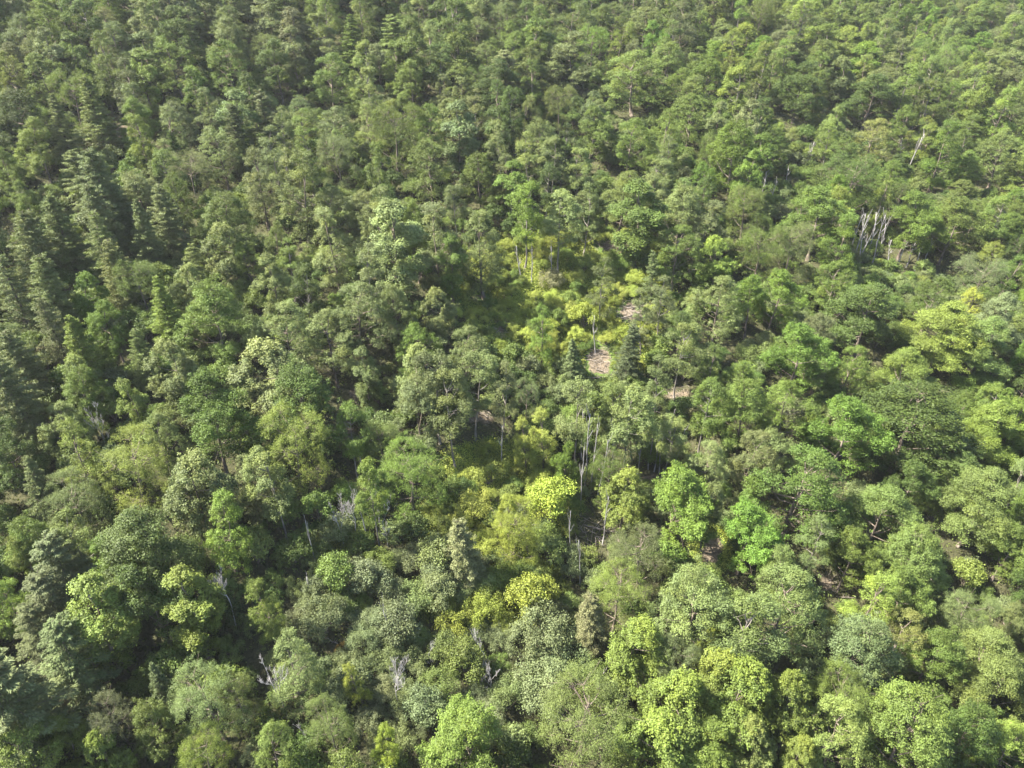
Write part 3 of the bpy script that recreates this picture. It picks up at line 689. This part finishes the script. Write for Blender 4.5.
# shrubs: the grey-green thicket and the clearing's edges
sx, sy, sr = [t['x'] for t in trees], [t['y'] for t in trees], [t['r'] * (.45 if t['key'] != 'B' else .8) for t in trees]
def try_shrub(px, py, wpx, c, sep=.5):
    x, y, dep = at(px, py, 2.0)
    Wm = wpx * dep / F
    d = np.hypot(np.array(sx) - x, np.array(sy) - y)
    if np.any(d < np.array(sr) + Wm * .5 * sep): return
    add_tree(px, py, wpx, 'B', R_.randrange(4), c)
    sx.append(x); sy.append(y); sr.append(Wm * .5 * sep)
for _ in range(2600):
    px, py = R_.uniform(255, 610), R_.uniform(545, 775)
    if inside(px, py, THICKET) <= 0 or inside(px, py, GRASS[5:8], .8) > 0: continue
    try_shrub(px, py, R_.uniform(26, 50), pick(dict(b=5, k=3.4, s=2, o=1.2, l=.8, g=.8)))
for _ in range(2200):
    px, py = (R_.uniform(425, 572), R_.uniform(470, 628)) if R_.random() < .5 else (R_.uniform(470, 700), R_.uniform(235, 385))
    if inside(px, py, GRASS, 1.2) <= 0 or inside(px, py, SOIL, .9) > 0: continue
    try_shrub(px, py, R_.uniform(10, 22) if py < 420 else R_.uniform(15, 32), pick(dict(y=1.6, p=3.4, l=1.6, g=.7)), .5)  # 'p' lightens these shaded shrubs by colour, as if in sun
for _ in range(900):
    px, py = R_.uniform(420, 740), R_.uniform(235, 600)
    if inside(px, py, GRASS, 1.15) <= 0: continue
    if inside(px, py, SOIL, 1.1) > 0: continue
    up = py < 420
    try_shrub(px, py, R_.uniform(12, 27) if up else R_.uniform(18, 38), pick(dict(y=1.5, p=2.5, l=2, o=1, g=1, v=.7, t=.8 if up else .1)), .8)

# ------------------------------------------------------------------ which of them are things of their own
FORM_NAME = {'R': 'broadleaf_tree', 'T': 'upright_tree', 'S': 'slender_tree', 'C': 'conifer_tree', 'B': 'shrub'}
CAT = {'R': 'tree', 'T': 'tree', 'S': 'tree', 'C': 'conifer', 'B': 'shrub'}
GROUP = {'R': 'broad-crowned trees of the wooded slope', 'T': 'upright trees of the wooded slope', 'S': 'thin-crowned trees left standing on bare stems', 'C': 'conifers of the wooded slope', 'B': 'shrubs of the thicket and clearing'}
LIMIT = {'R': 300, 'T': 190, 'S': 170, 'C': 150, 'B': 290}
def in_view(t): return -t['w'] * .45 < t['px'] < 1024 + t['w'] * .45 and -t['w'] * .4 < t['py'] < 768 + t['w'] * .5
single, mass, low = [], [], [t for t in trees if t.get('low')]
trees = [t for t in trees if not t.get('low')]
for k in LIMIT:
    ts = sorted([t for t in trees if t['key'] == k], key=lambda t: (not (t['hand'] or in_view(t)), -t['w'] - (1000 if t['ref'] else 0)))
    n = sum(1 for t in ts if t['hand'] or in_view(t))
    n = min(n, LIMIT[k])
    single += ts[:n]; mass += ts[n:]
print('trees', len(trees), 'single', {k: sum(t['key'] == k for t in single) for k in LIMIT}, 'mass', len(mass))

# ------------------------------------------------------------------ labels: look, and where it stands among the trees one can name
REFS = [(t['px'], t['py'], t['ref'], t) for t in single if t['ref']] + [(d[0], d[1], d[5], None) for d in DEADS if d[5]]
REFS += [(632, 312, 'brown slash heap', None), (712, 552, 'sandy patch', None), (600, 362, 'pale logs', None), (450, 525, 'bright grass strip', None)]
NOUN = {'R': 'tree', 'T': 'tree', 'S': 'tree', 'C': 'conifer', 'B': 'shrub'}
def look(t): return f"{CW[t['col']]} {P[t['key']][t['idx']]['form']} {NOUN[t['key']]}"
def sector(dx, dy):
    if abs(dx) > abs(dy): return 'on the sunny side of' if dx < 0 else 'on the shaded side of'
    return 'uphill of' if dy < 0 else 'downhill of'
by_look = {}
for t in single: by_look.setdefault(look(t), []).append(t)
ORD = ['', 'second ', 'third ', 'fourth ', 'fifth ', 'sixth ', 'seventh ', 'eighth ', 'ninth ']
used = {t['label'] for t in single if t['label']}
for lk, ts in by_look.items():
    # for every reference and direction, its trees of this look in order of distance
    rank = {}
    for ri, (rx, ry, nm, rt) in enumerate(REFS):
        sec = {}
        for t in ts:
            if t is rt: continue
            dx, dy = t['px'] - rx, t['py'] - ry
            sec.setdefault(sector(dx, dy), []).append((math.hypot(dx, dy), id(t)))
        for s, l in sec.items():
            for o, (d, i) in enumerate(sorted(l)): rank.setdefault(i, []).append((d * (1 + 1.2 * o) + 60 * o, o, d, s, nm))
    for t in ts:
        if t['label']: continue
        for (_, o, d, s, nm) in sorted(rank.get(id(t), [])):
            far = 'just ' if d < t['w'] * 1.3 and o == 0 else ''
            first = 'first ' if o == 0 and not far else ORD[min(o, 8)]
            lab = f"{first}{lk} {far}{s} the {nm}"
            if lab not in used and len(lab.replace('-', ' ').split()) <= 16 and o < 9:
                t['label'] = lab; used.add(lab); break
        else:
            t['label'] = f"{lk} standing among others like it on the slope"

# ------------------------------------------------------------------ building them
for t in single:
    p = P[t['key']][t['idx']]
    r = bpy.data.objects.new(FORM_NAME[t['key']], None)
    COL.objects.link(r)
    r.empty_display_size = 0.5
    r.location = (t['x'], t['y'], t['z'] - .05)
    r.rotation_euler = (R_.uniform(-.08, .08), R_.uniform(-.08, .08), R_.uniform(0, 6.28))
    r.scale = (t['sxy'] * R_.uniform(.87, 1.15), t['sxy'] * R_.uniform(.87, 1.15), t['sz'])
    r['label'] = t['label']; r['category'] = CAT[t['key']]; r['group'] = GROUP[t['key']]
    tr = bpy.data.objects.new('trunk' if t['key'] != 'B' else 'stem', p['trunk']); COL.objects.link(tr); tr.parent = r
    cr = bpy.data.objects.new('crown', p['crown']); COL.objects.link(cr); cr.parent = r
    cr['tint'] = tint(t['col'])

# dead trees and snags
for (px, py, h, k, idx, ref, lab) in DEADS:
    p = DEAD[k][min(idx, len(DEAD[k]) - 1)]
    d = ray(px, py); cosd = d[1] / np.linalg.norm(d)
    x, y, dep = at(px, py, 5.0)
    for _ in range(3):
        H = h * dep / F / cosd * 1.1
        x, y, dep = at(px, py, H * .55)
    r = bpy.data.objects.new('dead_tree', p['mesh'].copy() if False else p['mesh']); COL.objects.link(r)
    r.location = (x, y, float(terrain(x, y)) - .1)
    s = H / p['H']
    r.scale = (max(s * .9, dep / 125), max(s * .9, dep / 125), s) if k == 'D' else (s, s, s)
    r.rotation_euler = (R_.uniform(-.05, .05), R_.uniform(-.02, .08), R_.uniform(0, 6.28))
    r['label'] = lab; r['category'] = 'dead tree'; r['group'] = 'bare dead trees standing on the slope'

# fallen and cut logs in the clearing
LOGS = [(634,314,30,'pale split log lying on top of the brown slash heap'), (626,318,24,'thin log lying along the lower side of the slash heap'), (640,306,26,'brown log at the upper end of the slash heap'), (596,354,22,'bleached log, uppermost of the pale logs in the clearing'),
        (592,360,18,'short bleached log crossing the others in the clearing'), (600,377,24,'long pale log, lowest of the pale logs'), (500,338,12,'short pale stick of a log standing in yellow bushes'), (655,318,18,'pale log at the foot of the leaning reddish stems'),
        (612,247,22,'grey log on the sandy upper part of the clearing'), (622,243,18,'brown log across the sandy upper part of the clearing'), (605,530,34,'dark grey log fallen beside the two-pronged snag'), (590,526,26,'thin log fallen across the brush heap'), (845,597,16,'pale birch log leaning downhill from the earth patch'), (330,640,20,'grey fallen stem half sunk in the thicket'), (600,370,16,'stubby pale log between longer pale logs'), (640,312,18,'thin bleached log crossing the slash heap')]
def log_mesh(ln, r):
    tb = Tubes(); n = 6
    pts = np.column_stack([np.linspace(-ln / 2, ln / 2, n), rng.normal(size=n) * .08 * ln * .2, rng.normal(size=n) * .03]); tb.add(pts, np.linspace(r, r * .55, n), 8)
    for _ in range(5):
        q = rng.uniform(-.3, .5) * ln
        tb.add(np.array([[q, 0, 0], [q + .25, rng.normal() * .4, .35], [q + .6, rng.normal() * .8, .6]]), [r * .35, r * .25, .01], 5)
    return tubes_mesh('fallen_log', tb, M_LOG)
log_forms = [log_mesh(4.5, .17), log_mesh(6.0, .2), log_mesh(3.2, .15)]
for i, (px, py, wpx, lab) in enumerate(LOGS):
    x, y, dep = at(px, py, .3)
    o = bpy.data.objects.new('fallen_log', log_forms[i % 3]); COL.objects.link(o)
    L_ = wpx * dep / F; s = L_ / [4.5, 6.0, 3.2][i % 3]
    o.scale = (s, max(s * .8, .55), max(s * .8, .55)); o.location = (x, y, float(terrain(x, y)) + .22)
    o.rotation_euler = (0, -.1, R_.uniform(-.7, .9))
    o['label'] = lab; o['category'] = 'log'; o['group'] = 'logs lying in the clearing'

# ------------------------------------------------------------------ the rest of the wood: one mass of instances of the same trees
def far_wood(name, mass, label):
    forms = bpy.data.collections.new('tree_forms')
    order = [(k, i) for k in 'BCRST' for i in range(len(P[k]))]
    for n, (k, i) in enumerate(order):
        forms.objects.link(bpy.data.objects.new(f'tree_form_{n:02d}', P[k][i]['both']))
    me = bpy.data.meshes.new(name)
    me.from_pydata([(t['x'], t['y'], t['z'] - .05) for t in mass], [], [])
    def attr(nm, ty, vals, f='value'):
        a = me.attributes.new(nm, ty, 'POINT'); a.data.foreach_set(f, np.asarray(vals).ravel())
    attr('form', 'INT', np.array([order.index((t['key'], t['idx'])) for t in mass], np.int32))
    attr('size', 'FLOAT_VECTOR', np.array([(t['sxy'], t['sxy'], t['sz']) for t in mass], np.float32), 'vector')
    attr('turn', 'FLOAT_VECTOR', np.array([(R_.uniform(-.05, .05), R_.uniform(-.05, .05), R_.uniform(0, 6.28)) for t in mass], np.float32), 'vector')
    attr('tint', 'FLOAT_VECTOR', np.array([tint(t['col']) for t in mass], np.float32), 'vector')
    o = bpy.data.objects.new(name, me); COL.objects.link(o)
    o['kind'] = 'stuff'; o['label'] = label
    ng = bpy.data.node_groups.new('far_wood', 'GeometryNodeTree')
    ng.interface.new_socket('Geometry', in_out='INPUT', socket_type='NodeSocketGeometry')
    ng.interface.new_socket('Geometry', in_out='OUTPUT', socket_type='NodeSocketGeometry')
    N = ng.nodes.new; L = ng.links.new
    gi = N('NodeGroupInput'); go = N('NodeGroupOutput')
    mp = N('GeometryNodeMeshToPoints')
    ci = N('GeometryNodeCollectionInfo'); ci.inputs['Collection'].default_value = forms
    ci.inputs['Separate Children'].default_value = True; ci.inputs['Reset Children'].default_value = True
    ip = N('GeometryNodeInstanceOnPoints'); ip.inputs['Pick Instance'].default_value = True
    def named(nm, ty):
        a = N('GeometryNodeInputNamedAttribute'); a.data_type = ty; a.inputs['Name'].default_value = nm
        return a.outputs['Attribute']
    L(gi.outputs[0], mp.inputs['Mesh']); L(mp.outputs[0], ip.inputs['Points']); L(ci.outputs[0], ip.inputs['Instance'])
    L(named('form', 'INT'), ip.inputs['Instance Index'])
    er = N('FunctionNodeEulerToRotation'); L(named('turn', 'FLOAT_VECTOR'), er.inputs[0]); L(er.outputs[0], ip.inputs['Rotation'])
    L(named('size', 'FLOAT_VECTOR'), ip.inputs['Scale'])
    L(ip.outputs[0], go.inputs[0])
    md = o.modifiers.new('far_wood', 'NODES'); md.node_group = ng
far_wood('forest', mass, 'far leafy wood closing the slope up to its crest')
far_wood('forest_undergrowth', low, 'low bushes and saplings filling the gaps under the trees')

# ------------------------------------------------------------------ low growth and brush nobody could count
def low_growth(name, n, zones, col, label, size, tall, mat, woods=False):
    lv = Leaves()
    px = rng.uniform(-60, 1084, n * 6) if woods else rng.uniform(250, 780, n * 12)
    py = rng.uniform(0, 800, len(px)) if woods else rng.uniform(220, 640, len(px))
    if woods:
        dpt = rng.random(len(px)); y = 30 + 420 * dpt ** .75; x = rng.uniform(-1, 1, len(px)) * (.8 * y + 60)
        z = terrain(x, y); sel = np.arange(len(x))[:n]
        x, y, z = x[sel], y[sel], z[sel]
        a, b, _ = project(x, y, z); m = inside(a, b, SOIL, 1.1) <= 0
        x, y, z = x[m], y[m], z[m]
    else:
        # ground spots scattered evenly on the slope, kept where the patch is
        y = rng.uniform(40, 250, n * 30); x = rng.uniform(-80, 90, n * 30); z = terrain(x, y)
        a, b, _ = project(x, y, z)
        m = (inside(a, b, zones, 1.2) > rng.random(len(a)) * .35) & (inside(a, b, SOIL, .95) <= 0)
        x, y, z = x[m][:n], y[m][:n], z[m][:n]
    k = len(x)
    for j in range(7):
        r = size * 1.2
        c = np.stack([x + rng.normal(size=k) * r, y + rng.normal(size=k) * r, z + tall * rng.random(k) ** 1.3 + .05], axis=1)
        nr = rng.normal(size=(k, 3)) * .6 + np.array([0, 0, .8])
        v = np.clip(.5 + .28 * np.sin(x * .6 + 1.3 * np.sin(y * .35)) + rng.normal(size=k) * .15, 0, 1)
        h = np.clip(.3 + .4 * np.sin(x * .23 + y * .31), 0, 1)
        lv.add(c, nr, size * (.6 + .8 * rng.random(k)), .5, v, h)
    o = bpy.data.objects.new(name, leaves_mesh(name, lv, mat)); COL.objects.link(o)
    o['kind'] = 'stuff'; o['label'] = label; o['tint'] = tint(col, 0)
low_growth('undergrowth', 95000, None, 'g', 'green undergrowth scattered over the forest floor', .32, 1.3, M_SHRUB, True)
low_growth('tall_grass', 30000, GRASS, 'p', 'yellow-green ferns and grass filling the open clearing', .24, 1.0, M_SHRUB)  # tinted 'p' so the shaded grass looks sunlit

def brush():
    tb = Tubes()
    spots = [(632,312,20,14,170), (600,362,18,20,150), (615,246,24,9,120), (680,395,14,10,60), (500,330,14,8,40), (590,530,30,20,90), (184,160,26,14,60), (345,430,18,14,40), (482,418,20,9,40), (700,640,10,12,30), (828,583,10,8,20), (655,400,30,12,40), (600,300,40,40,40)]
    for (a, b, rx, ry, n) in spots:
        for _ in range(n):
            px, py = a + rng.normal() * rx * .6, b + rng.normal() * ry * .6
            x, y, dep = at(px, py, .2)
            z = float(terrain(x, y)); th = rng.random() * 6.28; ln = rng.uniform(.8, 3.2); up = rng.normal() * .25
            d = np.array([math.cos(th), math.sin(th), up]) * ln
            p0 = np.array([x, y, z + rng.uniform(.05, .5)])
            tb.add(np.array([p0, p0 + d * .5 + rng.normal(size=3) * .12, p0 + d]), np.array([.045, .032, .012]) * rng.uniform(.6, 1.3), 4)
    o = bpy.data.objects.new('brush_litter', tubes_mesh('brush_litter', tb, M_LOG)); COL.objects.link(o)
    o['kind'] = 'stuff'; o['label'] = 'tangled dead brush and slash left on bare ground'
brush()

# ------------------------------------------------------------------ the air
def haze():
    m, n, out = new_mat('haze')
    v = n.nodes.new('ShaderNodeVolumePrincipled')
    v.inputs['Color'].default_value = (.92, .95, .97, 1)
    v.inputs['Density'].default_value = 0.00008
    v.inputs['Anisotropy'].default_value = 0.2
    n.links.new(v.outputs[0], out.inputs['Volume'])
    x0, x1, y0, y1, z0, z1 = -490, 490, -70, 860, -110, 250
    V = [(x, y, z) for z in (z0, z1) for y in (y0, y1) for x in (x0, x1)]
    Fc = [(0, 2, 3, 1), (4, 5, 7, 6), (0, 1, 5, 4), (2, 6, 7, 3), (0, 4, 6, 2), (1, 3, 7, 5)]
    me = bpy.data.meshes.new('haze'); me.from_pydata(V, [], Fc); me.materials.append(m)
    o = bpy.data.objects.new('haze', me); COL.objects.link(o); o['kind'] = 'stuff'; o['label'] = 'thin pale summer haze over the slope'
HAZE = True
if HAZE: haze()
